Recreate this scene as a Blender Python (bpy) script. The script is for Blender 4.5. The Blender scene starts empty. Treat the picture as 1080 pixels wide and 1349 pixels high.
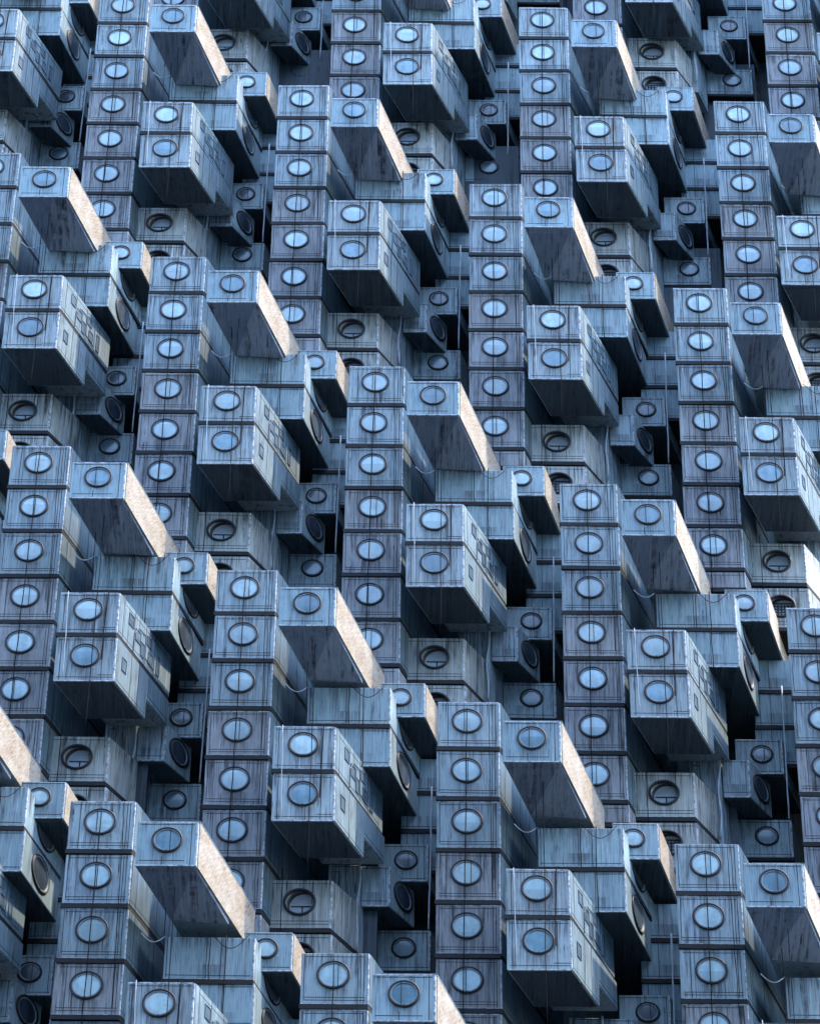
import bpy, bmesh, math, random
from mathutils import Vector, Matrix
R = math.radians
PI = math.pi
scene = bpy.context.scene
COL = scene.collection
Z0 = 112.5            # height of the reference module above the street

# ------------------------------------------------------------------ materials
def mat_new(name):
    m = bpy.data.materials.new(name); m.use_nodes = True
    nt = m.node_tree
    return m, nt, nt.nodes['Principled BSDF']

def nd(nt, t, **kw):
    n = nt.nodes.new(t)
    for k, v in kw.items(): setattr(n, k, v)
    return n

def ramp(nt, src, stops):
    r = nd(nt, 'ShaderNodeValToRGB')
    e = r.color_ramp.elements
    while len(e) < len(stops): e.new(.5)
    for el, (p, c) in zip(e, stops):
        el.position = p; el.color = (c, c, c, 1) if not isinstance(c, tuple) else (*c, 1)
    nt.links.new(src, r.inputs[0])
    return r.outputs[0]

def mixc(nt, fac, a, b, mode='MIX'):
    m = nd(nt, 'ShaderNodeMix', data_type='RGBA', blend_type=mode)
    for s, v in ((m.inputs[0], fac), (m.inputs[6], a), (m.inputs[7], b)):
        if hasattr(v, 'is_output'): nt.links.new(v, s)
        elif isinstance(v, tuple): s.default_value = (*v, 1)
        else: s.default_value = v
    return m.outputs[2]

def math_n(nt, op, a, b=0.0):
    m = nd(nt, 'ShaderNodeMath', operation=op)
    for s, v in ((m.inputs[0], a), (m.inputs[1], b)):
        if hasattr(v, 'is_output'): nt.links.new(v, s)
        else: s.default_value = v
    return m.outputs[0]

def coords(nt, scale):
    tc = nd(nt, 'ShaderNodeTexCoord'); oi = nd(nt, 'ShaderNodeObjectInfo')
    cb = nd(nt, 'ShaderNodeCombineXYZ')
    a = math_n(nt, 'MULTIPLY', oi.outputs['Random'], 57.0)
    for k in range(3): nt.links.new(a, cb.inputs[k])
    mp = nd(nt, 'ShaderNodeVectorMath', operation='MULTIPLY'); mp.inputs[1].default_value = scale
    nt.links.new(tc.outputs['Object'], mp.inputs[0])
    ad = nd(nt, 'ShaderNodeVectorMath', operation='ADD')
    nt.links.new(mp.outputs[0], ad.inputs[0]); nt.links.new(cb.outputs[0], ad.inputs[1])
    return ad.outputs[0]

def noise(nt, scale, detail=4, rough=.6):
    n = nd(nt, 'ShaderNodeTexNoise'); n.inputs['Scale'].default_value = 1.0
    n.inputs['Detail'].default_value = detail; n.inputs['Roughness'].default_value = rough
    nt.links.new(coords(nt, scale), n.inputs['Vector'])
    return n.outputs['Fac']

def weathered(name, base, dark, light, streak=.75, pale=.5, rough=.62, ax=2, drip=1.0):
    """Painted steel panel with rain streaks, dust blooms and hairline scratches."""
    m, nt, bs = mat_new(name)
    def st(a, b): return (a, a, b) if ax == 2 else (a, b, a)
    oi = nd(nt, 'ShaderNodeObjectInfo')
    val = math_n(nt, 'MULTIPLY_ADD', oi.outputs['Random'], .34)
    val.node.inputs[2].default_value = .83
    hs = nd(nt, 'ShaderNodeHueSaturation'); hs.inputs['Color'].default_value = (*base, 1)
    nt.links.new(val, hs.inputs['Value'])
    blot = ramp(nt, noise(nt, (1.3, 1.3, 1.1), 5, .65), [(.34, 0.0), (.68, 1.0)])
    c = mixc(nt, math_n(nt, 'MULTIPLY', blot, .5), hs.outputs[0], tuple(.72 * x + .28 * y for x, y in zip(base, dark)))
    # broad rain streaks, broken up along their length
    s1 = ramp(nt, noise(nt, st(4.6, .22), 3, .55), [(.50, 0.0), (.66, 1.0)])
    g1 = ramp(nt, noise(nt, (2.2, 2.2, .8), 3, .6), [(.36, 0.1), (.62, 1.0)])
    c = mixc(nt, math_n(nt, 'MULTIPLY', math_n(nt, 'MULTIPLY', s1, g1), streak), c, dark)
    # fine drips
    s2 = ramp(nt, noise(nt, st(17, .45), 3, .6), [(.56, 0.0), (.68, 1.0)])
    g2 = ramp(nt, noise(nt, (1.7, 1.7, 1.6), 2, .6), [(.42, 0.0), (.60, 1.0)])
    c = mixc(nt, math_n(nt, 'MULTIPLY', math_n(nt, 'MULTIPLY', s2, g2), min(1, streak * 1.1)), c, tuple(.5 * x for x in dark))
    # runs that start under the top joint and under the porthole
    if drip:
        tc = nd(nt, 'ShaderNodeTexCoord'); sp = nd(nt, 'ShaderNodeSeparateXYZ'); nt.links.new(tc.outputs['Object'], sp.inputs[0])
        n5 = noise(nt, (9, 9, .35), 3, .6)
        def span(src, a, b, c, d):
            mr = nd(nt, 'ShaderNodeMapRange', interpolation_type='SMOOTHSTEP')
            for q, v in zip(mr.inputs[1:5], (a, b, c, d)): q.default_value = v
            nt.links.new(src, mr.inputs[0]); return mr.outputs[0]
        topz = span(sp.outputs['Z'], 1.15, 2.1, 0, 1)
        xw = span(math_n(nt, 'ABSOLUTE', sp.outputs['X']), .25, .62, 1, 0)
        under = math_n(nt, 'MULTIPLY', xw, math_n(nt, 'MULTIPLY', span(sp.outputs['Z'], .72, .66, 0, 1), span(sp.outputs['Z'], -.05, .5, .25, 1)))
        f5 = ramp(nt, n5, [(.46, 0.0), (.60, 1.0)])
        c = mixc(nt, math_n(nt, 'MULTIPLY', math_n(nt, 'MULTIPLY', f5, topz), .75 * drip), c, dark)
        f6 = ramp(nt, n5, [(.36, 0.0), (.56, 1.0)])
        c = mixc(nt, math_n(nt, 'MULTIPLY', math_n(nt, 'MULTIPLY', f6, under), .6 * drip), c, dark)
    # washed pale runs
    s3 = ramp(nt, noise(nt, st(8.5, .30), 3, .6), [(.55, 0.0), (.72, 1.0)])
    c = mixc(nt, math_n(nt, 'MULTIPLY', s3, pale), c, light)
    # scratches: dense hairlines, dark and pale
    s4 = noise(nt, st(34, .8), 2, .6)
    c = mixc(nt, ramp(nt, s4, [(.58, 0.0), (.70, .55)]), c, tuple(.6 * x for x in dark))
    c = mixc(nt, ramp(nt, s4, [(.30, .40), (.42, 0.0)]), c, light)
    # speckle
    spk = ramp(nt, noise(nt, (30, 30, 26), 2, .7), [(.62, 0.0), (.72, 1.0)])
    c = mixc(nt, math_n(nt, 'MULTIPLY', spk, .35), c, dark)
    nt.links.new(c, bs.inputs['Base Color'])
    bs.inputs['Roughness'].default_value = rough
    bs.inputs['Specular IOR Level'].default_value = .35
    bp = nd(nt, 'ShaderNodeBump'); bp.inputs['Strength'].default_value = .35; bp.inputs['Distance'].default_value = .02
    nt.links.new(noise(nt, (7, 7, 2.2), 5, .7), bp.inputs['Height'])
    nt.links.new(bp.outputs[0], bs.inputs['Normal'])
    return m

M = {}
M['blue'] = weathered('pale_blue_steel', (0.278, 0.394, 0.432), (.035, .045, .06), (.54, .63, .68), .55, .4)
M['lilac'] = weathered('pale_lilac_steel', (0.333, 0.404, 0.417), (.033, .04, .05), (.58, .65, .69), .9, .55)
M['blue_stained'] = weathered('stained_blue_steel', (0.278, 0.394, 0.432), (.035, .038, .055), (.54, .63, .68), .9, .5, drip=1.25)
M['side_blue'] = weathered('shaded_slate_side', (0.106, 0.169, 0.209), (.025, .032, .042), (.26, .34, .40), .8, .5, drip=0)  # darker than the fronts: shade painted onto the stack side walls
M['side_pale'] = weathered('shaded_blue_side', (0.162, 0.240, 0.276), (.03, .04, .052), (.36, .44, .49), .8, .6, drip=0)  # shade on the twin side walls put into a darker blue
M['stack_blue'] = weathered('blue_grey_steel', (0.288, 0.369, 0.393), (.03, .036, .046), (.54, .59, .63), .95, .55)
M['stack_purple'] = weathered('purple_grey_steel', (.28, .283, .29), (.026, .026, .03), (.48, .52, .55), 1.0, .55)
M['moss'] = weathered('greenish_steel', (.40, .425, .395), (.028, .034, .034), (.64, .71, .68), .95, .8)
M['slate'] = weathered('slate_steel', (0.384, 0.491, 0.514), (.035, .045, .055), (.62, .70, .74), .85, .6)
M['dim'] = weathered('dark_slate_steel', (0.101, 0.138, 0.170), (.02, .026, .034), (.2, .26, .32), .8, .4, drip=0)
M['soffit'] = weathered('shaded_stained_soffit', (0.056, 0.077, 0.092), (.012, .015, .02), (.14, .17, .2), .9, .5, ax=1, drip=0)  # near-black base paints the shade under capsules, with real streaks over it
M['soffit_lit'] = weathered('lit_lilac_soffit', (.40, .44, .50), (.04, .034, .05), (.6, .6, .66), 1.0, .6, ax=1, drip=0)  # paler soffit copy: light on the folded half is painted in
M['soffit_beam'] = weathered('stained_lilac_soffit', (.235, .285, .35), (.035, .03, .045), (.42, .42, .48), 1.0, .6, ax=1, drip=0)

def flat(name, col, rough=.6, var=.25, metal=0.0, sc=(5, 5, 5)):
    m, nt, bs = mat_new(name)
    n = ramp(nt, noise(nt, sc, 4, .6), [(.3, tuple(c * (1 - var) for c in col)), (.7, tuple(min(1, c * (1 + var)) for c in col))])
    nt.links.new(n, bs.inputs['Base Color']); bs.inputs['Roughness'].default_value = rough
    bs.inputs['Metallic'].default_value = metal
    return m
M['shade_black'] = flat('black_shade', (.007, .0075, .009), .8, .4)  # near-black for painted gap shade and for the added bounce stops
M['seam'] = flat('dark_joint', (.014, .015, .019), .8, .4, sc=(9, 9, 3))
def worn_highlight():
    m, nt, bs = mat_new('worn_edge_highlight')
    c = ramp(nt, noise(nt, (6, 6, 6), 5, .7), [(.40, (.17, .20, .23)), (.50, (.44, .48, .51)), (.62, (.68, .70, .71))])
    nt.links.new(c, bs.inputs['Base Color']); bs.inputs['Roughness'].default_value = .6
    return m
M['trim'] = worn_highlight()  # pale strips paint edge highlights, broken up by wear
M['ring'] = flat('black_rubber_ring', (.008, .009, .012), .6, .3)
M['ring_inner'] = flat('grey_ring', (.24, .27, .30), .45, .3)
M['cable'] = flat('black_cable', (.012, .013, .016), .95, .3); M['cable'].node_tree.nodes['Principled BSDF'].inputs['Specular IOR Level'].default_value = .1
M['pipe'] = flat('pale_pipe', (.50, .54, .58), .5, .25, sc=(6, 6, 2))
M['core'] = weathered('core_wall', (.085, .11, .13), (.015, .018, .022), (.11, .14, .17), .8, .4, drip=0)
M['interior'] = flat('dark_interior', (.05, .055, .06), .8, .4)
M['blind'] = flat('sky_lit_backing', (.60, .66, .70), .6, .15, sc=(3, 3, 14))  # pale tone stands for sky light beyond the gutted openings
M['street'] = flat('asphalt', (.026, .034, .046), .85, .2, sc=(.6, .6, .6))

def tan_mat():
    """Side wall with sunlight painted in as tan, combed with slanting pale and brown strokes."""
    m, nt, bs = mat_new('tan_sunlit_side')
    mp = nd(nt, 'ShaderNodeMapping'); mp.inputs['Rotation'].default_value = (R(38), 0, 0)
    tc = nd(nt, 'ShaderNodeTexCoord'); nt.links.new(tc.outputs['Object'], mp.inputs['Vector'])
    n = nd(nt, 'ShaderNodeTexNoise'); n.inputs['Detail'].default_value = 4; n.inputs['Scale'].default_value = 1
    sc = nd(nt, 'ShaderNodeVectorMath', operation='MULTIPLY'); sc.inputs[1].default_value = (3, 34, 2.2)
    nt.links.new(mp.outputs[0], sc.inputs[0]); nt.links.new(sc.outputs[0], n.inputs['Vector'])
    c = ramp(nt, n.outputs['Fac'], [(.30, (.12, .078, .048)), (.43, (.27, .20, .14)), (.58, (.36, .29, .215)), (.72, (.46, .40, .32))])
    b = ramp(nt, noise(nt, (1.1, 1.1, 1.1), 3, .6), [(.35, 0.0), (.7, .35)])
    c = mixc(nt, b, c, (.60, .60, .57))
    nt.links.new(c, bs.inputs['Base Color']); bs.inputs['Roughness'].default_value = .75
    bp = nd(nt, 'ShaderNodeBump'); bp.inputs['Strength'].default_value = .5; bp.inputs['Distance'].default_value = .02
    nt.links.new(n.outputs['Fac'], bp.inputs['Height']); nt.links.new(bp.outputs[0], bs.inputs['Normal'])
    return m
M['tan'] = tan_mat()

def pane_mat(name, a, b, rough=.12):
    """Glass with a blind close behind it: soft vertical folds, grime and a clear reflection of the sky."""
    m, nt, bs = mat_new(name)
    f = ramp(nt, noise(nt, (3.2, 3.2, .5), 3, .6), [(.34, b), (.64, a)])
    g = ramp(nt, noise(nt, (2.0, 2.0, 2.0), 4, .65), [(.45, 0.0), (.75, .55)])
    c = mixc(nt, g, f, tuple(.45 * x for x in b))
    oi = nd(nt, 'ShaderNodeObjectInfo')
    rv = ramp(nt, oi.outputs['Random'], [(0, .62), (.25, 1.0), (.8, 1.06), (1, .8)])
    c = mixc(nt, 1.0, c, rv, 'MULTIPLY')
    # a drawn curtain or a half-lowered blind, a different height in every room
    tc = nd(nt, 'ShaderNodeTexCoord'); sp = nd(nt, 'ShaderNodeSeparateXYZ'); nt.links.new(tc.outputs['Object'], sp.inputs[0])
    lv = math_n(nt, 'MULTIPLY_ADD', math_n(nt, 'FRACT', math_n(nt, 'MULTIPLY', oi.outputs['Random'], 17.0)), 2.0); lv.node.inputs[2].default_value = -.1
    low = math_n(nt, 'LESS_THAN', sp.outputs['Z'], lv)
    c = mixc(nt, math_n(nt, 'MULTIPLY', low, .4), c, tuple(.55 * x for x in b))
    nt.links.new(c, bs.inputs['Base Color'])
    bs.inputs['Roughness'].default_value = .4
    bs.inputs['Coat Weight'].default_value = .55; bs.inputs['Coat Roughness'].default_value = rough
    bs.inputs['Coat IOR'].default_value = 1.6
    return m
M['pane_light'] = pane_mat('pane_light_blind', (.52, .70, .72), (.37, .54, .59))
M['pane_mid'] = pane_mat('pane_blue_blind', (.20, .37, .45), (.12, .25, .32))
M['pane_dark'] = pane_mat('pane_dark_room', (.09, .13, .18), (.03, .045, .065))
M['pane_shut'] = pane_mat('pane_shut', (.16, .22, .27), (.07, .10, .13))
M['pane_teal'] = pane_mat('pane_teal_blind', (.17, .29, .35), (.11, .20, .26))

# ------------------------------------------------------------------ mesh helpers
def link_mesh(name, bm, mats, smooth=False):
    me = bpy.data.meshes.new(name)
    bmesh.ops.recalc_face_normals(bm, faces=bm.faces)
    bm.to_mesh(me); bm.free()
    for m in (mats if isinstance(mats, (list, tuple)) else [mats]): me.materials.append(m)
    if smooth:
        for p in me.polygons: p.use_smooth = True
    return me

def sbox(bm, x0, x1, y0, y1, z0, z1, sx=0.0, bevel=0.0):
    """box sheared in plan by sx metres sideways per metre of depth, to match the image"""
    vs = [bm.verts.new((x + sx * y, y, z)) for z in (z0, z1) for y in (y0, y1) for x in (x0, x1)]
    fs = [(0, 2, 3, 1), (4, 5, 7, 6), (0, 1, 5, 4), (2, 6, 7, 3), (0, 4, 6, 2), (1, 3, 7, 5)]
    faces = [bm.faces.new([vs[i] for i in f]) for f in fs]
    if bevel:
        es = list({e for f in faces for e in f.edges})
        bmesh.ops.bevel(bm, geom=es, offset=bevel, segments=2, affect='EDGES', profile=.6)

def ring_pts(bm, frame, cx, cz, prof, n=40, closed=False, squash=1.0):
    """lathe: prof = [(radius, outward)]; frame maps (u, v, n) to xyz"""
    rows = []
    for r, o in prof:
        rows.append([bm.verts.new(frame(cx + r * math.cos(2 * PI * k / n), cz + squash * r * math.sin(2 * PI * k / n), o)) for k in range(n)])
    pairs = list(zip(rows, rows[1:]))
    if closed: pairs.append((rows[-1], rows[0]))
    for a, b in pairs:
        for k in range(n): bm.faces.new((a[k], a[(k + 1) % n], b[(k + 1) % n], b[k]))
    return rows

def disc(bm, frame, cx, cz, r, o, n=40, dome=0.0, squash=1.0):
    c = bm.verts.new(frame(cx, cz, o + dome))
    mid = [bm.verts.new(frame(cx + .6 * r * math.cos(2 * PI * k / n), cz + .6 * squash * r * math.sin(2 * PI * k / n), o + dome * .64)) for k in range(n)]
    rim = [bm.verts.new(frame(cx + r * math.cos(2 * PI * k / n), cz + squash * r * math.sin(2 * PI * k / n), o)) for k in range(n)]
    for k in range(n):
        k2 = (k + 1) % n
        bm.faces.new((c, mid[k], mid[k2])); bm.faces.new((mid[k], rim[k], rim[k2], mid[k2]))

def front_frame(u, v, o): return (u, -o, v)
def side_frame(w, sx):
    l = math.hypot(1, sx)
    return lambda u, v, o: (w / 2 + sx * u + o / l, u - o * sx / l, v)

def fbox(bm, frame, u0, u1, v0, v1, o0, o1):
    vs = [bm.verts.new(frame(u, v, o)) for o in (o0, o1) for v in (v0, v1) for u in (u0, u1)]
    for f in [(0, 2, 3, 1), (4, 5, 7, 6), (0, 1, 5, 4), (2, 6, 7, 3), (0, 4, 6, 2), (1, 3, 7, 5)]:
        bm.faces.new([vs[i] for i in f])

def tube(bm, pts, r, n=7):
    rows = []
    for i, p in enumerate(pts):
        p = Vector(p)
        t = (Vector(pts[min(i + 1, len(pts) - 1)]) - Vector(pts[max(i - 1, 0)])).normalized()
        a = t.orthogonal().normalized(); b = t.cross(a)
        if i and (a0 := prev).dot(a) < .999:      # keep the frame from flipping
            a = (a0 - t * a0.dot(t)).normalized(); b = t.cross(a)
        prev = a
        rows.append([bm.verts.new(p + r * (math.cos(2 * PI * k / n) * a + math.sin(2 * PI * k / n) * b)) for k in range(n)])
    for x, y in zip(rows, rows[1:]):
        for k in range(n): bm.faces.new((x[k], x[(k + 1) % n], y[(k + 1) % n], y[k]))
    bm.faces.new(rows[0][::-1]); bm.faces.new(rows[-1])

# ------------------------------------------------------------------ part makers: each returns (part name, mesh, [sub-parts])
def p_shell(w, d, h, sx, mat, hole=None, notch=None):
    bm = bmesh.new()
    if notch:                                 # the rear part has a raised floor
        ny, nz = notch; prof = [(0, 0), (ny, 0), (ny, nz), (d, nz), (d, h), (0, h)]
        L = [bm.verts.new((-w / 2 + sx * y, y, z)) for y, z in prof]; Rr = [bm.verts.new((w / 2 + sx * y, y, z)) for y, z in prof]
        bm.faces.new(L); bm.faces.new(Rr[::-1])
        for k in range(6): bm.faces.new((L[k], L[(k + 1) % 6], Rr[(k + 1) % 6], Rr[k]))
        bmesh.ops.bevel(bm, geom=list(bm.edges), offset=.03, segments=2, affect='EDGES', profile=.6)
    elif not hole:
        sbox(bm, -w / 2, w / 2, 0, d, 0, h, sx, .035)
    else:                                     # gutted: the front wall has a real round opening
        cx, cz, r = hole
        x0, x1 = -w / 2, w / 2
        angs = sorted([2 * PI * k / 48 for k in range(48)] + [math.atan2(z - cz, x - cx) % (2 * PI) for x in (x0, x1) for z in (0, h)])
        out, inn, back = [], [], []
        for a in angs:
            c, s = math.cos(a), math.sin(a)
            t = min(((x1 if c > 0 else x0) - cx) / c if abs(c) > 1e-6 else 1e9, ((h if s > 0 else 0) - cz) / s if abs(s) > 1e-6 else 1e9)
            out.append(bm.verts.new((cx + t * c, 0, cz + t * s)))
            inn.append(bm.verts.new((cx + r * c, 0, cz + r * s)))
            back.append(bm.verts.new((cx + r * c + sx * .12, .12, cz + r * s)))
        n = len(angs)
        for k in range(n):
            k2 = (k + 1) % n
            bm.faces.new((out[k], out[k2], inn[k2], inn[k])); bm.faces.new((inn[k], inn[k2], back[k2], back[k]))
        sxd = sx * d
        b = {(x, z): bm.verts.new((x + sxd, d, z)) for x in (x0, x1) for z in (0, h)}
        cor = {}
        for v in out:
            for x in (x0, x1):
                for z in (0, h):
                    if abs(v.co.x - x) < 1e-4 and abs(v.co.z - z) < 1e-4: cor[(x, z)] = v
        bm.faces.new((b[(x0, 0)], b[(x1, 0)], b[(x1, h)], b[(x0, h)]))
        def wall(p, q, sel):
            chain = sorted([v for v in out if sel(v)], key=lambda v: (v.co - cor[p].co).length)
            bm.faces.new(chain + [b[q], b[p]])
        wall((x0, 0), (x1, 0), lambda v: abs(v.co.z) < 1e-4)
        wall((x0, h), (x1, h), lambda v: abs(v.co.z - h) < 1e-4)
        wall((x0, 0), (x0, h), lambda v: abs(v.co.x - x0) < 1e-4)
        wall((x1, 0), (x1, h), lambda v: abs(v.co.x - x1) < 1e-4)
    return ('shell', link_mesh('shell', bm, M[mat]), [])

def p_porthole(cx, cz, r, pane, frame=front_frame, name='porthole_frame', squash=1.0, half=None, bolts=True):
    bm = bmesh.new()
    ring_pts(bm, frame, cx, cz, [(r + .075, .001), (r + .07, .05), (r + .035, .075), (r - .01, .06), (r - .03, .004)], squash=squash)
    fr = link_mesh(name, bm, M['ring'], True)
    subs = []
    bm = bmesh.new()
    ring_pts(bm, frame, cx, cz, [(r - .012, .005), (r - .014, .05), (r - .062, .045), (r - .066, .005)], squash=squash)
    subs.append(('inner_ring', link_mesh('inner_ring', bm, M['ring_inner'], True)))
    bm = bmesh.new(); disc(bm, frame, cx, cz, r - .03, .012, dome=.015, squash=squash)
    subs.append(('pane', link_mesh('pane', bm, M[pane], True)))
    bm = bmesh.new()
    fbox(bm, frame, cx - .03, cx + .03, cz - squash * (r + .06), cz - squash * (r - .025), .004, .083)
    subs.append(('latch', link_mesh('latch', bm, M['ring'])))
    if half is not None:
        bm = bmesh.new(); fbox(bm, frame, cx + half - .014, cx + half + .014, cz - squash * (r * .93), cz + squash * (r * .93), .05, .072)
        subs.append(('mullion', link_mesh('mullion', bm, M['seam'])))
    return (name, fr, subs)

def p_seams(w, h, seed, lines, mat='seam'):
    """joints between the front panels"""
    rnd = random.Random(seed); bm = bmesh.new()
    o0, o1, t = -.01, .006, .013
    for kind, pos, a, b in lines:
        if kind == 'h': fbox(bm, front_frame, -w / 2 + a * w, -w / 2 + b * w, pos * h - t, pos * h + t, o0, o1)
        else: fbox(bm, front_frame, -w / 2 + pos * w - t, -w / 2 + pos * w + t, a * h, b * h, o0, o1 - .002)
    return ('panel_joint', link_mesh('panel_joint', bm, M[mat]), [])

def p_trim(w, d, h, sx, right=True, bottom=True, top=False, t=.035):
    bm = bmesh.new()
    if right: sbox(bm, w / 2 - t - .01, w / 2 + .006, -.008, .05, .02, h - .02, sx)
    if bottom: sbox(bm, -w / 2 + .02, w / 2 - t - .02, -.007, .04, -.004, .045, 0)
    if top: sbox(bm, -w / 2 + .02, w / 2 - t - .02, -.006, .05, h - .05, h + .005, 0)
    return ('edge_trim', link_mesh('edge_trim', bm, M['trim']), [])

def p_gap_shade(w, d, sx, t=.21, inset=.0):
    bm = bmesh.new(); sbox(bm, -w / 2 + .03 + inset, w / 2 - .04, .03, d - .02, -t, -.002, sx)  # black slab put into the gap to stand for its shade
    return ('base_gap_shade', link_mesh('base_gap_shade', bm, M['shade_black']), [])

def p_gap_shade_lip(w, d, sx):
    bm = bmesh.new(); sbox(bm, -w / 2 - .01, w / 2 + .012, -.05, d * .98, -.215, -.003, sx)  # black band painting the shadow gap at the front
    return ('gap_shade_lip', link_mesh('gap_shade_lip', bm, M['shade_black']), [])

def p_fold(w, sx):
    """soffit folded along its diagonal: the rear right half hangs lower, the light on it painted paler"""
    bm = bmesh.new(); a, b = -w / 2 + .05, w / 2 - .06; y0, y1 = .07, 3.42
    top = [bm.verts.new((x + sx * y, y, -.001)) for x, y in ((a, y0), (b, y0), (b, y1), (a, y1))]
    low = [bm.verts.new((x + sx * y, y, z)) for x, y, z in ((a, y0, -.03), (b, y0, -.03), (b, y1, -.20), (a, y1, -.03))]
    bm.faces.new(top)
    for k in range(4): bm.faces.new((top[k], top[(k + 1) % 4], low[(k + 1) % 4], low[k]))
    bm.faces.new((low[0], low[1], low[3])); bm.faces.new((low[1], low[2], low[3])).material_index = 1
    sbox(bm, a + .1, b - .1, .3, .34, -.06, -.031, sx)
    return ('soffit_plate', link_mesh('soffit_plate', bm, [M['soffit_beam'], M['soffit_lit']]), [])

def p_bounce_stop(w, d, h, sx):
    bm = bmesh.new(); sbox(bm, -w / 2 + .06, w / 2 - .06, .08, d - .05, h + .003, h + .022, sx)  # unseen black sheet, added to stop sun bouncing off the roof
    return ('bounce_stop', link_mesh('bounce_stop', bm, M['shade_black']), [])

def p_side_panel(w, d, h, sx, mat, lo=0.0, hi=None, a=.05):
    bm = bmesh.new(); f = side_frame(w, sx)
    fbox(bm, f, a, d - .05, lo + .0, (hi or h) - .0, .003, .03)
    return ('side_wall', link_mesh('side_wall', bm, M[mat]), [])

def p_side_windows(w, sx, rects, o=.03):
    out = []
    f = side_frame(w, sx)
    for (u0, u1, v0, v1) in rects:
        bm = bmesh.new(); t = .03
        for q in ((u0, u1, v0, v0 + t), (u0, u1, v1 - t, v1), (u0, u0 + t, v0 + t, v1 - t), (u1 - t, u1, v0 + t, v1 - t)):
            fbox(bm, f, *q, o - .01, o + .04)
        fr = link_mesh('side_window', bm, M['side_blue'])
        bm = bmesh.new(); fbox(bm, f, u0 + t, u1 - t, v0 + t, v1 - t, o - .01, o + .012)
        out.append(('side_window', fr, [('pane', link_mesh('pane', bm, M['pane_shut']))]))
    return out

def p_side_seams(w, d, h, sx, us, vs=(), o=.007):
    bm = bmesh.new(); f = side_frame(w, sx)
    for u in us: fbox(bm, f, u - .014, u + .014, .03, h - .03, -.01, o)
    for v, a, b in vs: fbox(bm, f, a, b, v - .013, v + .013, -.01, o - .001)
    return ('side_joint', link_mesh('side_joint', bm, M['seam']), [])

def p_soffit(w, d, sx, mat, ribs):
    """underside plate with ribs"""
    bm = bmesh.new()
    sbox(bm, -w / 2 + .05, w / 2 - .05, .06, d - .05, -.02, -.002, sx)
    for a, b, c, e in ribs: sbox(bm, -w / 2 + a * w, -w / 2 + b * w, c, e, -.045, -.021, sx)
    return ('soffit_plate', link_mesh('soffit_plate', bm, M[mat]), [])

# ------------------------------------------------------------------ capsule kinds
# (x centre, y front, z base) in metres inside a cluster, then width, depth, height, plan shear fitted to the image's depth edges
STD = [('h', .93, .06, .94), ('h', .085, .05, .95), ('h', .14, .05, .95), ('v', .885, .02, .98), ('v', .93, .02, .98)]
def stack_parts(mat, seed, pane, mull):
    w, d, h, sx = 2.52, 6.1, 2.30, .409
    ln = list(STD) + ([('v', .17, .02, .98)] if seed % 3 == 0 else [('v', .05, .1, .98)])
    P = [p_shell(w, d, h, sx, mat), p_bounce_stop(w, d, h, sx), p_porthole(-.05, h / 2 + .16, .56, pane, half=mull), p_seams(w, h, seed, ln),
         p_trim(w, d, h, sx, True, True, seed % 2 == 0, .022), p_gap_shade(w, d, sx, .2), p_gap_shade_lip(w, d, sx),
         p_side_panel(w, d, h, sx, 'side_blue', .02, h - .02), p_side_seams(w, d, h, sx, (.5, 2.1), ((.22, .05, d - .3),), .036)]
    return P

def beam_parts(v):
    w, d, h, sx = 2.28, 5.75, 2.03, .333
    P = [p_shell(w, d, h, sx, 'blue'), p_porthole(.01, h / 2 + .16, .515, 'pane_mid', half=-.1 if v else .12),
         p_seams(w, h, 3, [('h', .12, .06, .8), ('v', .9, .02, .98), ('h', .94, .05, .95), ('v', .43, .02, .22)]),
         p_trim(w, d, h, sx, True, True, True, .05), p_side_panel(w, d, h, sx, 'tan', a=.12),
         p_fold(w, sx)]
    bm = bmesh.new(); sbox(bm, -w / 2 + .3, w / 2 + .03, .10, d, h + .012, h + .12, sx)
    P.append(('roof_slab', link_mesh('roof_slab', bm, M['dim']), []))  # dark tone chosen to cut sunlight bounced onto undersides
    return P

def box_parts(w, d, h, sx, mat, seed, lines, shade_black=False, right=True, bottom=True, top=False):
    P = [p_shell(w, d, h, sx, mat), p_bounce_stop(w, d, h, sx), p_seams(w, h, seed, lines), p_trim(w, d, h, sx, right, bottom, top)]
    if shade_black: P += [p_gap_shade(w, d, sx, .15), p_gap_shade_lip(w, d, sx)]
    return P

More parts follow.
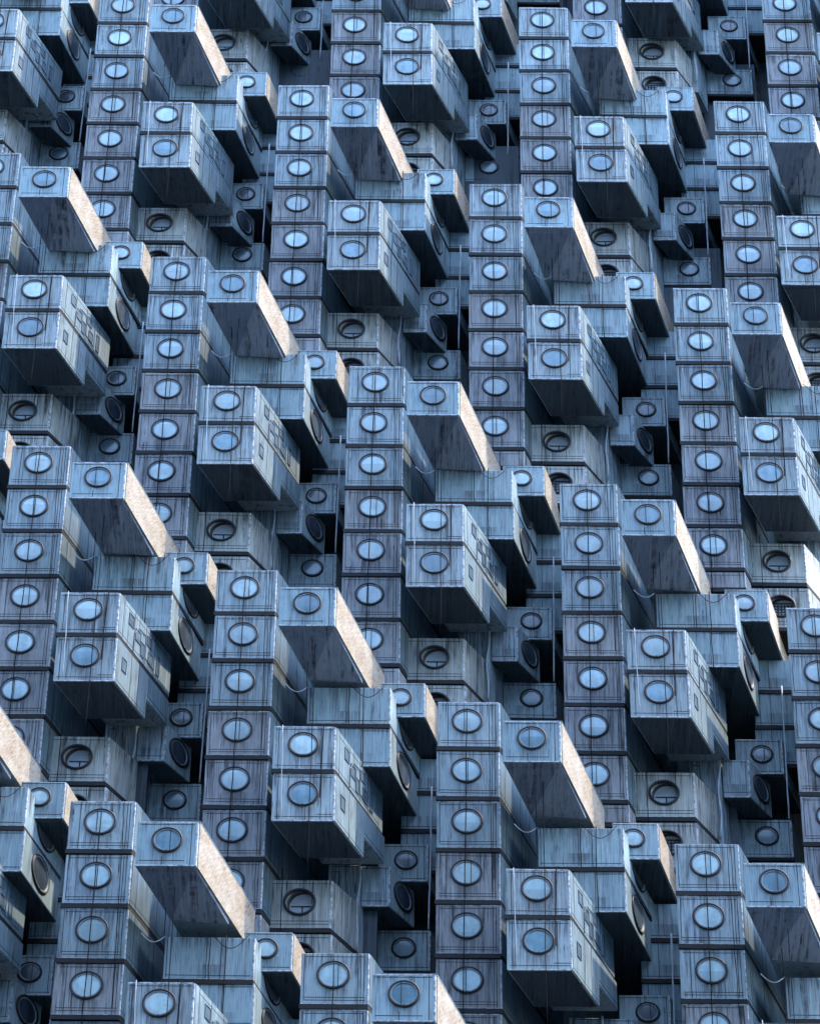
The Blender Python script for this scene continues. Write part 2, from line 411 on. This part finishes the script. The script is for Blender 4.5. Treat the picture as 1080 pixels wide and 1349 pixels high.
def twin_parts(upper):
    w, d, h, sx = 2.46, 4.2, (2.16 if upper else 2.31), .45
    P = [p_bounce_stop(w, d, h, sx), p_shell(w, d, h, sx, 'lilac', notch=None if upper else (2.45, 1.0)), p_porthole(-.02, h / 2 + .16, .55, 'pane_light' if upper else 'pane_mid'),
         p_seams(w, h, 5, [('h', .93, .04, .96), ('h', .09, .05, .97), ('h', .14, .72, .97), ('v', .78, .02, .98), ('v', .09, .02, .98)]),
         p_trim(w, d, h, sx, True, True, True, .045)]
    if upper:
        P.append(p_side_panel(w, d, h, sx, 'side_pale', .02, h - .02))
        P += [p_gap_shade(w, d, sx, .19), p_gap_shade_lip(w, d, sx)]
        P += p_side_windows(w, sx, [(.75, 1.15, 1.15, 1.75), (1.3, 1.72, .75, 1.35), (1.75, 2.05, .3, 1.0), (2.2, 2.55, 1.2, 1.7), (2.35, 2.7, .35, .95), (3.0, 3.25, .3, 1.3)])
        P.append(p_side_seams(w, d, h, sx, (.35, 1.22, 2.12, 2.85), ((.2, .1, 3.8), (1.9, .3, 3.8)), .036))
        bm = bmesh.new(); f = side_frame(w, sx)
        tube(bm, [f(u, v, .06) for u, v in ((1.22, .05), (1.22, 1.0), (1.5, 1.5), (2.1, 1.55), (2.12, .4), (2.8, .3), (2.85, 1.8))], .02, 6)
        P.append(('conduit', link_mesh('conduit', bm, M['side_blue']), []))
    else:
        P += p_side_windows(w, sx, [(.42, .78, .95, 1.62)])
        P.append(p_side_seams(w, d, h, sx, (1.15, 1.75), ((.18, .1, 2.4), (1.25, 2.45, 4.1)), .036))
        bm = bmesh.new(); f = side_frame(w, sx)
        pr = [(.05, .02), (2.43, .02), (2.43, 1.03), (d - .05, 1.03), (d - .05, h - .02), (.05, h - .02)]
        A = [bm.verts.new(f(u, v, .003)) for u, v in pr]; B = [bm.verts.new(f(u, v, .03)) for u, v in pr]
        bm.faces.new(A); bm.faces.new(B[::-1])
        for k in range(6): bm.faces.new((A[k], A[(k + 1) % 6], B[(k + 1) % 6], B[k]))
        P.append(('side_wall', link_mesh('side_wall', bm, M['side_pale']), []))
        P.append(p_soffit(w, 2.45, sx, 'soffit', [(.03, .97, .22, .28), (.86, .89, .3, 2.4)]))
    return P

def gutted_parts(barred):
    w, d, h, sx = 2.55, 1.68, (2.27 if barred else 2.31), .635
    cx, cz, r = .02, h / 2 + .10, .575
    P = [p_shell(w, d, h, sx, 'moss', (cx, cz, r)), p_bounce_stop(w, d, h, sx),
         p_seams(w, h, 7, [('h', .93, .04, .96), ('h', .09, .05, .97), ('h', .155, .05, .97), ('v', .70, .5, .98), ('v', .3, .8, .98)]),
         p_trim(w, d, h, sx, True, True, False, .035), p_gap_shade(w, d, sx, .24), p_gap_shade_lip(w, d, sx)]
    bm = bmesh.new()
    ring_pts(bm, front_frame, cx, cz, [(r + .075, .001), (r + .075, .05), (r + .02, .07), (r - .03, .05), (r - .02, -.08)])
    fr = link_mesh('opening_rim', bm, M['ring'], True)
    subs = []
    bm = bmesh.new()
    f2 = lambda u, v, o: (u - sx * o, -o, v)
    ring_pts(bm, f2, cx, cz, [(r, -.121), (r + .015, -.30)])
    subs.append(('reveal', link_mesh('reveal', bm, M['interior'], True)))
    bm = bmesh.new(); disc(bm, f2, cx, cz, r + .02, -.30)  # pale disc paints the sky-lit space beyond the hole
    subs.append(('sky_lit_disc', link_mesh('sky_lit_disc', bm, M['blind'])))
    bm = bmesh.new()
    if barred:
        for k in range(-3, 4): fbox(bm, f2, cx + k * .15 - .02, cx + k * .15 + .02, cz - r * .8, cz + r * .5, -.30, -.26)
        for k in range(-2, 3): fbox(bm, f2, cx - r * .85, cx + r * .85, cz + k * .17 - .02, cz + k * .17 + .02, -.25, -.22)
    else:
        fbox(bm, f2, cx - r * .9, cx + r * .9, cz - .03, cz + .02, -.34, -.28)
        fbox(bm, f2, cx - .1, cx - .06, cz - r * .9, cz - .031, -.33, -.28)
        fbox(bm, f2, cx - r * .75, cx - .1, cz - r * .6, cz - .1, -.38, -.35)
    subs.append(('grille' if barred else 'rail', link_mesh('grille', bm, M['ring'])))
    P.append(('opening_rim', fr, subs))
    return P

def make_kinds():
    K = {}
    K['beam'] = [beam_parts(0), beam_parts(1)]
    U = [('h', .1, .03, .97), ('v', .03, .04, .98)]
    w, d, h, sx = 3.38, 5.6, 1.92, .36
    P = box_parts(w, d, h, sx, 'blue_stained', 1, U + [('v', .47, .02, .98), ('v', .63, .02, .98)], True)
    P.append(p_porthole(1.75, 1.0, .72, 'pane_dark', side_frame(w, sx), 'side_porthole'))
    K['upper_box'] = [P]
    w, d, h, sx = 2.37, 5.6, 1.97, .336
    P = box_parts(w, d, h, sx, 'blue', 2, U + [('v', .5, .02, .98), ('h', .92, .5, .97)])
    P.append(p_porthole(1.55, 1.0, .72, 'pane_dark', side_frame(w, sx), 'side_porthole'))
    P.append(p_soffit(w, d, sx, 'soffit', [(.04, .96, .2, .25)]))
    K['lower_box'] = [P]
    w, d, h, sx = 1.83, 4.8, 1.78, .306
    P = box_parts(w, d, h, sx, 'blue', 3, [('h', .1, .03, .97), ('h', .95, .03, .97)])
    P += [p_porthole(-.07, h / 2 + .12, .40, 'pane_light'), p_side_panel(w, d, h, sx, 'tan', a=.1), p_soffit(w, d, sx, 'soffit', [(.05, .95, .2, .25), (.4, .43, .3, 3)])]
    K['corner'] = [P]
    for n, h in (('block_top', 1.69), ('block_mid', 1.76), ('block_low', 1.9)):
        w, d, sx = 2.08, 2.3, .3
        K[n] = [box_parts(w, d, h, sx, 'blue', 4, [('v', .34, .02, .98), ('h', .08, .02, .98), ('v', .12, .02, .98)], True, False, True)]
    K['twin_upper'] = [twin_parts(True)]; K['twin_lower'] = [twin_parts(False)]
    w, d, h, sx = 2.0, 2.8, 1.85, .352
    P = box_parts(w, d, h, sx, 'slate', 6, [('h', .93, .03, .97), ('h', .07, .03, .97), ('v', .93, .03, .97)], False, True, True)
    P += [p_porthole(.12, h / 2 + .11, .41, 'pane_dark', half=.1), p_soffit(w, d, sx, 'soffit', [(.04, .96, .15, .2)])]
    K['niche'] = [P]
    w, d, h, sx = 1.13, 1.45, 1.96, .69
    P = box_parts(w, d, h, sx, 'slate', 7, [('h', .13, .03, .97), ('h', .95, .03, .97), ('v', .86, .03, .97)], False, True, True)
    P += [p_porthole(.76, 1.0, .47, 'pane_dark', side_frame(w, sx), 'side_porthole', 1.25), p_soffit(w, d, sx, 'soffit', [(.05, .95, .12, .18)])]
    K['side_eye'] = [P]
    w, d, h, sx = 2.64, 2.1, 1.95, .341
    P = box_parts(w, d, h, sx, 'slate', 8, [('h', .93, .03, .97), ('h', .08, .03, .97), ('v', .95, .03, .97)], False, True, False)
    P += [p_porthole(.26, h / 2 + .11, .43, 'pane_teal'), p_gap_shade(w, d, sx, .15)]
    K['recess'] = [P]
    K['gutted_open'] = [gutted_parts(False)]; K['gutted_barred'] = [gutted_parts(True)]
    w, d, h, sx = 1.27, 1.45, 5.0, .434
    P = box_parts(w, d, h, sx, 'slate', 9, [('v', .12, .3, .985), ('h', .985, .12, .96), ('v', .35, .8, .93), ('h', .93, .12, .35)], False, False, False)
    P.append(p_side_seams(w, d, h, sx, (.6, 1.4), ((.3, .1, 1.4),)))
    K['blind_wall'] = [P]
    K['stack'] = []
    for k in range(8):
        mat = 'stack_blue' if k < 3 else 'stack_purple'
        var = []
        if k == 7:                            # the foot of each stack: a short closed base without a porthole
            w, d, h, sx = 2.52, 6.1, .9, .409
            K['stack'].append([[p_shell(w, d, h, sx, mat), p_seams(w, h, 3, [('h', .8, .06, .94), ('v', .9, .02, .98)]), p_trim(w, d, h, sx, True, False, False, .022), p_gap_shade(w, d, sx, .2)]] * 2)
            continue
        for v in range(2):
            pane = ('pane_light', 'pane_light', 'pane_light', 'pane_light', 'pane_light', 'pane_light', 'pane_light', 'pane_light')[k]
            mull = (-.12, .05, None, .18, None, -.05, .1, None)[(k + 3 * v) % 8]
            var.append(stack_parts(mat, k + v, pane, mull))
        K['stack'].append(var)
    return K
KINDS = make_kinds()

#            name, kind, x, y, z of base-front centre (x and z cast from image pixels onto depth y)
PLACE = [
 ('beam_capsule', 'beam', 0.0, 0.0, -1.16),
 ('windowless_box', 'upper_box', 1.85, 3.5, -3.10),
 ('lower_windowless_box', 'lower_box', 2.40, 3.5, -5.24),
 ('corner_capsule', 'corner', 4.065, 4.2, -2.06),
 ('plain_block', 'block_top', 5.25, 6.8, -3.62),
 ('plain_block', 'block_mid', 5.22, 6.8, -5.57),
 ('plain_block', 'block_low', 5.20, 6.8, -7.68),
 ('twin_capsule', 'twin_upper', .115, 1.15, -7.50),
 ('twin_capsule', 'twin_lower', .145, 1.15, -10.02),
 ('niche_capsule', 'niche', 4.24, 6.3, -8.59),
 ('side_porthole_capsule', 'side_eye', 3.17, 5.6, -10.41),
 ('recessed_capsule', 'recess', 4.09, 7.0, -12.41),
 ('gutted_capsule', 'gutted_open', .135, 3.8, -12.98),
 ('gutted_capsule', 'gutted_barred', .18, 3.8, -15.53),
 ('blind_wall_block', 'blind_wall', 1.88, 5.5, -13.5),
]
SIZE = {'beam': (2.28, 2.03), 'upper_box': (3.39, 1.97), 'lower_box': (2.37, 1.97), 'corner': (1.83, 1.76), 'block_top': (2.08, 1.69), 'block_mid': (2.08, 1.76),
        'block_low': (2.08, 1.9), 'twin_upper': (2.46, 2.13), 'twin_lower': (2.46, 2.27), 'niche': (2., 1.8), 'side_eye': (1.11, 1.96), 'recess': (2.62, 1.9),
        'gutted_open': (2.49, 2.24), 'gutted_barred': (2.49, 2.18), 'blind_wall': (1.27, 5.0), 'stack': (2.51, 2.27)}
DEPTH = {'beam': (5.75, .333), 'upper_box': (5.6, .36), 'lower_box': (5.6, .336), 'corner': (4.8, .308), 'block_top': (2.3, .3), 'block_mid': (2.3, .3),
         'block_low': (2.3, .3), 'twin_upper': (4.2, .45), 'twin_lower': (4.2, .45), 'niche': (2.8, .352), 'side_eye': (1.45, .69), 'recess': (2.1, .341),
         'gutted_open': (1.68, .635), 'gutted_barred': (1.68, .635), 'blind_wall': (1.65, .429), 'stack': (6.1, .409)}

# clusters: column, diagonal row, x, y, z of the cluster, then its push along the camera's line of sight (how far parts shift sideways and up per metre of set-back)
TILES = [(1, -4, 23.645, 7.054, 52.765, 0.192, 0.3734),(-1, -3, 1.145, 6.629, 52.442, 0.0095, 0.3754),(0, -3, 10.704, 6.248, 45.011, 0.0876, 0.3189),(1, -3, 20.329, 5.939, 37.646, 0.1666, 0.2618),(-3, -2, -20.185, 5.853, 51.986, -0.1651, 0.3801),(-2, -2, -10.901, 5.372, 44.519, -0.0895, 0.324),(-1, -2, -1.553, 4.963, 37.119, -0.0126, 0.2672),(0, -2, 7.861, 4.626, 29.784, 0.0652, 0.21),(1, -2, 17.34, 4.362, 22.516, 0.1439, 0.1522),(-3, -1, -22.264, 3.637, 36.458, -0.1856, 0.2752),(-2, -1, -13.126, 3.2, 29.088, -0.1098, 0.218),(-1, -1, -3.923, 2.836, 21.784, -0.0329, 0.1602),(0, -1, 5.345, 2.544, 14.546, 0.0451, 0.1021),(1, -1, 14.678, 2.324, 7.375, 0.1239, 0.0435),(-2, 0, -18.18, 0.567, 14.348, -0.1556, 0.1182),(-1, 0, -9.122, 0.248, 7.141, -0.0783, 0.0593),(0, 0, 0.0, 0.0, 0.0, 0.0, 0.0),(1, 0, 9.187, -0.175, -7.075, 0.0792, -0.0595),(2, 0, 18.439, -0.279, -14.083, 0.159, -0.1192),(-2, 1, -22.906, -2.527, -0.403, -0.2015, 0.0176),(-1, 1, -13.994, -2.802, -7.514, -0.1235, -0.0427),(0, 1, -5.018, -3.005, -14.558, -0.0444, -0.1033),(1, 1, 4.024, -3.136, -21.536, 0.0355, -0.164),(2, 1, 13.13, -3.195, -28.447, 0.116, -0.2247),(-1, 2, -18.539, -6.313, -22.18, -0.1689, -0.147),(0, 2, -9.708, -6.472, -29.127, -0.0887, -0.2092),(1, 2, -0.812, -6.558, -36.008, -0.0076, -0.2713)]

# ------------------------------------------------------------------ camera (standing in the street, long lens)
cam = bpy.data.cameras.new('camera'); co = bpy.data.objects.new('camera', cam); COL.objects.link(co)
cxv = Vector((.99994, .002377, .010706)).normalized(); czv = Vector((.008909, -.745354, -.666609)).normalized(); cyv = czv.cross(cxv)
mat = Matrix((cxv, cyv, czv)).transposed().to_4x4(); mat.translation = (.467142, -116.233789, -110.791913 + Z0)
co.matrix_world = mat
cam.sensor_fit = 'HORIZONTAL'; cam.sensor_width = 36; cam.lens = 160.7106; cam.clip_start = .5; cam.clip_end = 3000
scene.camera = co
scene.render.resolution_x = 819; scene.render.resolution_y = 1024
INV = mat.inverted()
def to_px(p):
    q = INV @ Vector(p)
    if q.z > -1: return (-9, -9)
    k = 160.7106 / 36
    return (.5 + k * q.x / -q.z, .5 - k * 819 / 1024 * q.y / -q.z)

# ------------------------------------------------------------------ build
ORD = ['zeroth', 'first', 'second', 'third', 'fourth', 'fifth', 'sixth', 'seventh', 'eighth']
def children_of(parts, root):
    for nm, me, subs in parts:
        o = bpy.data.objects.new(nm, me); COL.objects.link(o); o.parent = root
        for sn, sm in subs:
            s = bpy.data.objects.new(sn, sm); COL.objects.link(s); s.parent = o

PROTO = {}
def copy_tree(src, parent=None):
    c = src.copy(); COL.objects.link(c); c.parent = parent
    for ch in src.children: copy_tree(ch, c)
    return c
def spawn(key, name, parts, loc, rz):
    if key in PROTO: root = copy_tree(PROTO[key]); root.name = name
    else:
        root = bpy.data.objects.new(name, None); COL.objects.link(root); root.empty_display_size = .2
        children_of(parts, root); PROTO[key] = root
    root.location = loc; root.rotation_euler = (0, 0, rz)
    return root

rnd = random.Random(11)
things = []     # (object, kind, row, col, extra)
offframe = []   # boxes of the building that go on outside the picture
def in_frame(kind, loc):
    w, h = SIZE[kind]; d, sx = DEPTH[kind]
    pts = [to_px((loc[0] + a * w / 2 + sx * b, loc[1] + b, loc[2] + c * h)) for a in (-1, 0, 1) for b in (0, min(d, 3.5)) for c in (0, .5, 1)]
    xs = [p[0] for p in pts]; ys = [p[1] for p in pts]
    return max(xs) > .004 and min(xs) < .996 and max(ys) > .004 and min(ys) < .996

def put(key, name, kind, parts, loc, i, j, extra=0):
    rz = rnd.uniform(-.01, .01); loc = (loc[0] + rnd.uniform(-.02, .02), loc[1], loc[2] + rnd.uniform(-.015, .015))
    if in_frame(kind, loc):
        things.append((spawn(key, name, parts, loc, rz), kind, j, i, extra))
    else: offframe.append((kind, loc))

for (i, j, tx, ty, tz, kx, kz) in TILES:
    def at(x, y, z): return (tx + x + kx * y, ty + y, Z0 + tz + z + kz * y)
    for n, (name, kind, x, y, z) in enumerate(PLACE):
        v = (i + 2 * j) % len(KINDS[kind])
        put((kind, v), name, kind, KINDS[kind][v], at(x, y, z), i, j)
    for k in range(8):
        v = (i + j) % 2
        put(('stack', k, v), 'stack_capsule', 'stack', KINDS['stack'][k][v], at(-2.573, 3.0, 3.698 - .16 - 1.15 - 2.523 * k + (1.38 if k == 7 else 0)), i, j, k + 1)

# cables and pipes
def hang(pts, r, mat, name, i, j, kind, sag=0.0):
    if not any(-.0 < q[0] < 1.0 and 0 < q[1] < 1 for q in map(to_px, pts)): return
    bm = bmesh.new(); o0 = Vector(pts[0])
    tube(bm, [Vector(p) - o0 for p in pts], r)
    o = bpy.data.objects.new(name, link_mesh(name, bm, M[mat], True)); COL.objects.link(o); o.location = o0
    things.append((o, kind, j, i, 0))
for (i, j, tx, ty, tz, kx, kz) in TILES:
    def at(x, y, z): return (tx + x + kx * y, ty + y, Z0 + tz + z + kz * y)
    wob = lambda a: rnd.uniform(-a, a)
    hang([at(-2.62 - .16 * t + wob(.02), 2.88, 4.3 - 18.7 * t) for t in [k / 14 for k in range(15)]], .021, 'cable', 'hanging_cable', i, j, 'cable_stack')
    hang([at(.41 + wob(.015), 1.02, -1.2 - 11.4 * t) for t in [k / 12 for k in range(13)]], .017, 'cable', 'hanging_cable', i, j, 'cable_twin')
    hang([at(1.86 + wob(.02), 3.36, -1.2 - 2.0 * t) for t in [k / 4 for k in range(5)]], .018, 'cable', 'hanging_cable', i, j, 'cable_box')
    hang([at(2.47 + wob(.02), 3.36, -1.2 - 4.2 * t) for t in [k / 6 for k in range(7)]], .02, 'cable', 'hanging_cable', i, j, 'cable_box2')
    hang([at(2.50 - .09 * t + .05 * math.sin(9 * t + i), 5.3, -8.6 - 4.2 * t) for t in [k / 14 for k in range(15)]], .05, 'pipe', 'drain_pipe', i, j, 'pipe_white')
    hang([at(5.39 - .08 * t + wob(.01), 6.1, -4.0 - 7.1 * t) for t in [k / 10 for k in range(11)]], .035, 'pipe', 'drain_pipe', i, j, 'pipe_thin')
    hang([at(-.75 + .9 * t, 3.2, -1.28 - .33 * math.sin(PI * t) - .15 * t) for t in [k / 8 for k in range(9)]], .022, 'pipe', 'loose_wire', i, j, 'wire')
    hang([at(.12 + wob(.012), 2.0, -1.2 - 4.1 * t) for t in [k / 5 for k in range(6)]], .017, 'cable', 'hanging_cable', i, j, 'cable_soffit')
    hang([at(-.78 + .1 * t + wob(.012), 1.04, -5.35 - 4.62 * t) for t in [k / 8 for k in range(9)]], .016, 'pipe', 'hanging_cable', i, j, 'cable_left')
    hang([at(.86 - .08 * t + wob(.012), 1.06, -5.35 - 3.6 * t) for t in [k / 5 for k in range(6)]], .022, 'cable', 'hanging_cable', i, j, 'cable_right')
    hang([at(-1.75 + .12 * t + wob(.012), 2.9, 4.6 - 9.5 * t) for t in [k / 9 for k in range(10)]], .015, 'cable', 'hanging_cable', i, j, 'cable_fine')
    hang([at(-.55 + wob(.012), 3.7, -10.2 - 5.2 * t) for t in [k / 6 for k in range(7)]], .018, 'cable', 'hanging_cable', i, j, 'cable_gutted')
    hang([at(1.95 + 1.35 * t, 3.40, -1.15 - .62 * math.sin(PI * t)) for t in [k / 10 for k in range(11)]], .014, 'cable', 'loose_wire', i, j, 'wire_loop')

# the tower's own core behind the capsules, and its continuation outside the frame
bm = bmesh.new()
for (i, j, tx, ty, tz, kx, kz) in TILES:
    x, y, z = tx + kx * 9.2, ty + 9.2 + .013 * (i + 5 * j), Z0 + tz + kz * 9.2
    sbox(bm, x - 6.5, x + 8.5, y, y + 6, z - 20 + .01 * i, z + 6 + .01 * j)
for kind, loc in offframe:
    w, h = SIZE[kind]; d, sx = DEPTH[kind]
    vs = len(bm.verts)
    b2 = bmesh.new(); sbox(b2, -w / 2, w / 2, 0, d, 0, h, sx)
    bmesh.ops.translate(b2, verts=b2.verts, vec=loc)
    me = bpy.data.meshes.new('t'); b2.to_mesh(me); b2.free(); bm.from_mesh(me); bpy.data.meshes.remove(me)
sbox(bm, -40, 45, 17, 34, 0, Z0 + 64)
core = bpy.data.objects.new('tower_core', link_mesh('tower_core', bm, M['core'])); COL.objects.link(core)
core['label'] = 'dark concrete tower core standing in the deep gaps behind all the capsules'
core['category'] = 'tower'

# ground
bm = bmesh.new()
for a, b, c, d in [(-2500, 2500, -2500, 2500)]:
    bm.faces.new([bm.verts.new(v) for v in ((a, c, 0), (b, c, 0), (b, d, 0), (a, d, 0))])
g = bpy.data.objects.new('ground', link_mesh('ground', bm, M['street'])); COL.objects.link(g); g['kind'] = 'structure'

# unseen row of offices, added across the street so that it shades the lower floors from the sky
bm = bmesh.new()
sbox(bm, -260, 260, -178, -136, 0, 200)
for k in range(55):
    z = 4 + 3.5 * k
    sbox(bm, -260.2, 260.2, -136.02, -135.6, z, z + 1.3)
off = bpy.data.objects.new('office_row', link_mesh('office_row', bm, M['dim'])); COL.objects.link(off)
off['label'] = 'unseen office row added across the street to shade the lower floors'; off['category'] = 'building'

# ------------------------------------------------------------------ labels
rows = sorted({t[2] for t in things}); rown = {j: n + 1 for n, j in enumerate(rows)}
PHRASE = {
 'beam': ('pale blue porthole capsule with tan sunlit right wall', 'capsule', 'tan-walled capsules'),
 'upper_box': ('wide windowless blue box under a tan-walled capsule', 'capsule', 'wide windowless boxes'),
 'lower_box': ('narrow windowless blue box with dark underside', 'capsule', 'narrow windowless boxes'),
 'corner': ('small blue corner capsule with sunlit tan side', 'capsule', 'small corner capsules'),
 'block_top': ('plain pale block, topmost of its three', 'block', 'plain rear blocks'),
 'block_mid': ('plain pale block, middle of its three', 'block', 'plain rear blocks'),
 'block_low': ('plain pale block, lowest of its three', 'block', 'plain rear blocks'),
 'twin_upper': ('upper twin porthole capsule with pipework side', 'capsule', 'twin projecting capsules'),
 'twin_lower': ('lower twin porthole capsule with dark underside', 'capsule', 'twin projecting capsules'),
 'niche': ('slate capsule with dark porthole beneath plain blocks', 'capsule', 'dark porthole capsules'),
 'side_eye': ('short slate capsule with its porthole facing sideways', 'capsule', 'sideways capsules'),
 'recess': ('deep-set slate capsule with dull teal porthole', 'capsule', 'deep-set capsules'),
 'gutted_open': ('greenish gutted capsule with open round hole', 'capsule', 'gutted capsules'),
 'gutted_barred': ('greenish gutted capsule with barred round hole', 'capsule', 'gutted capsules'),
 'blind_wall': ('blind slate wall block behind a gutted capsule', 'block', 'blind wall blocks'),
 'cable_stack': ('black cable hanging down a porthole stack', 'cable', 'cables'),
 'cable_twin': ('black cable hanging across the twin capsules', 'cable', 'cables'),
 'cable_box': ('short black cable on wide windowless box', 'cable', 'cables'),
 'cable_box2': ('longer black cable crossing both windowless boxes', 'cable', 'cables'),
 'cable_soffit': ('black cable dropping below a tan-walled capsule', 'cable', 'cables'),
 'cable_left': ('long pale cable left of twin portholes', 'cable', 'cables'),
 'cable_right': ('shorter thick black cable over twin portholes', 'cable', 'cables'),
 'cable_fine': ('fine black cable over a stack top', 'cable', 'cables'),
 'cable_gutted': ('black cable across a gutted capsule', 'cable', 'cables'),
 'pipe_white': ('pale crooked pipe beside a gutted capsule', 'pipe', 'pale pipes'),
 'pipe_thin': ('thin straight pale pipe before slate capsules', 'pipe', 'pale pipes'),
 'wire': ('pale slack wire under a tan-walled capsule', 'wire', 'loose wires'),
 'wire_loop': ('thin dark wire looped on a windowless box', 'wire', 'loose wires'),
}
rank = {}
for j in rows:
    for kind in list(PHRASE) + ['stack']:
        cols = sorted({t[3] for t in things if t[1] == kind and t[2] == j})
        for n, i in enumerate(cols): rank[(kind, j, i)] = n + 1
for o, kind, j, i, k in things:
    n, r = ORD[rank[(kind, j, i)]], ORD[rown[j]]
    if kind == 'stack':
        tone = 'blue-grey' if k <= 3 else 'purplish stained'
        o['label'] = (f'{tone} porthole capsule, {ORD[k]} down the {n} stack of the {r} diagonal row' if k < 8 else f'short closed stack foot without porthole under the {n} stack of the {r} diagonal row')
        o['category'] = 'capsule'; o['group'] = 'stacked porthole capsules'
    else:
        ph, cat, grp = PHRASE[kind]
        o['label'] = f'{ph}, {n} from left in {r} diagonal row'
        o['category'] = cat; o['group'] = grp

# ------------------------------------------------------------------ light
SUN_EL, SUN_AZ = R(58), R(91)          # azimuth clockwise from +Y: the sun stands to the right, a little in front of the wall
w = bpy.data.worlds.new('World'); scene.world = w; w.use_nodes = True
sky = w.node_tree.nodes.new('ShaderNodeTexSky'); sky.sky_type = 'NISHITA'; sky.sun_disc = False
sky.sun_elevation = SUN_EL; sky.sun_rotation = SUN_AZ; sky.air_density = 1.0; sky.dust_density = .6; sky.ozone_density = .6
bg = w.node_tree.nodes['Background']; bg.inputs[1].default_value = .15
w.node_tree.links.new(sky.outputs[0], bg.inputs[0])
sl = bpy.data.lights.new('sun', 'SUN'); sl.energy = 2.0; sl.angle = R(.5); sl.color = (.35, .30, .235)
so = bpy.data.objects.new('sun', sl); COL.objects.link(so)
dirv = Vector((math.sin(SUN_AZ) * math.cos(SUN_EL), math.cos(SUN_AZ) * math.cos(SUN_EL), math.sin(SUN_EL)))
so.rotation_euler = dirv.to_track_quat('Z', 'Y').to_euler(); so.location = (60, -20, Z0 + 80)

vs = scene.view_settings
vs.view_transform = 'Standard'; vs.look = 'None'; vs.exposure = 3.06; vs.gamma = 1; vs.use_curve_mapping = False
scene.cycles.max_bounces = 6; scene.cycles.diffuse_bounces = 3; scene.cycles.use_denoising = True
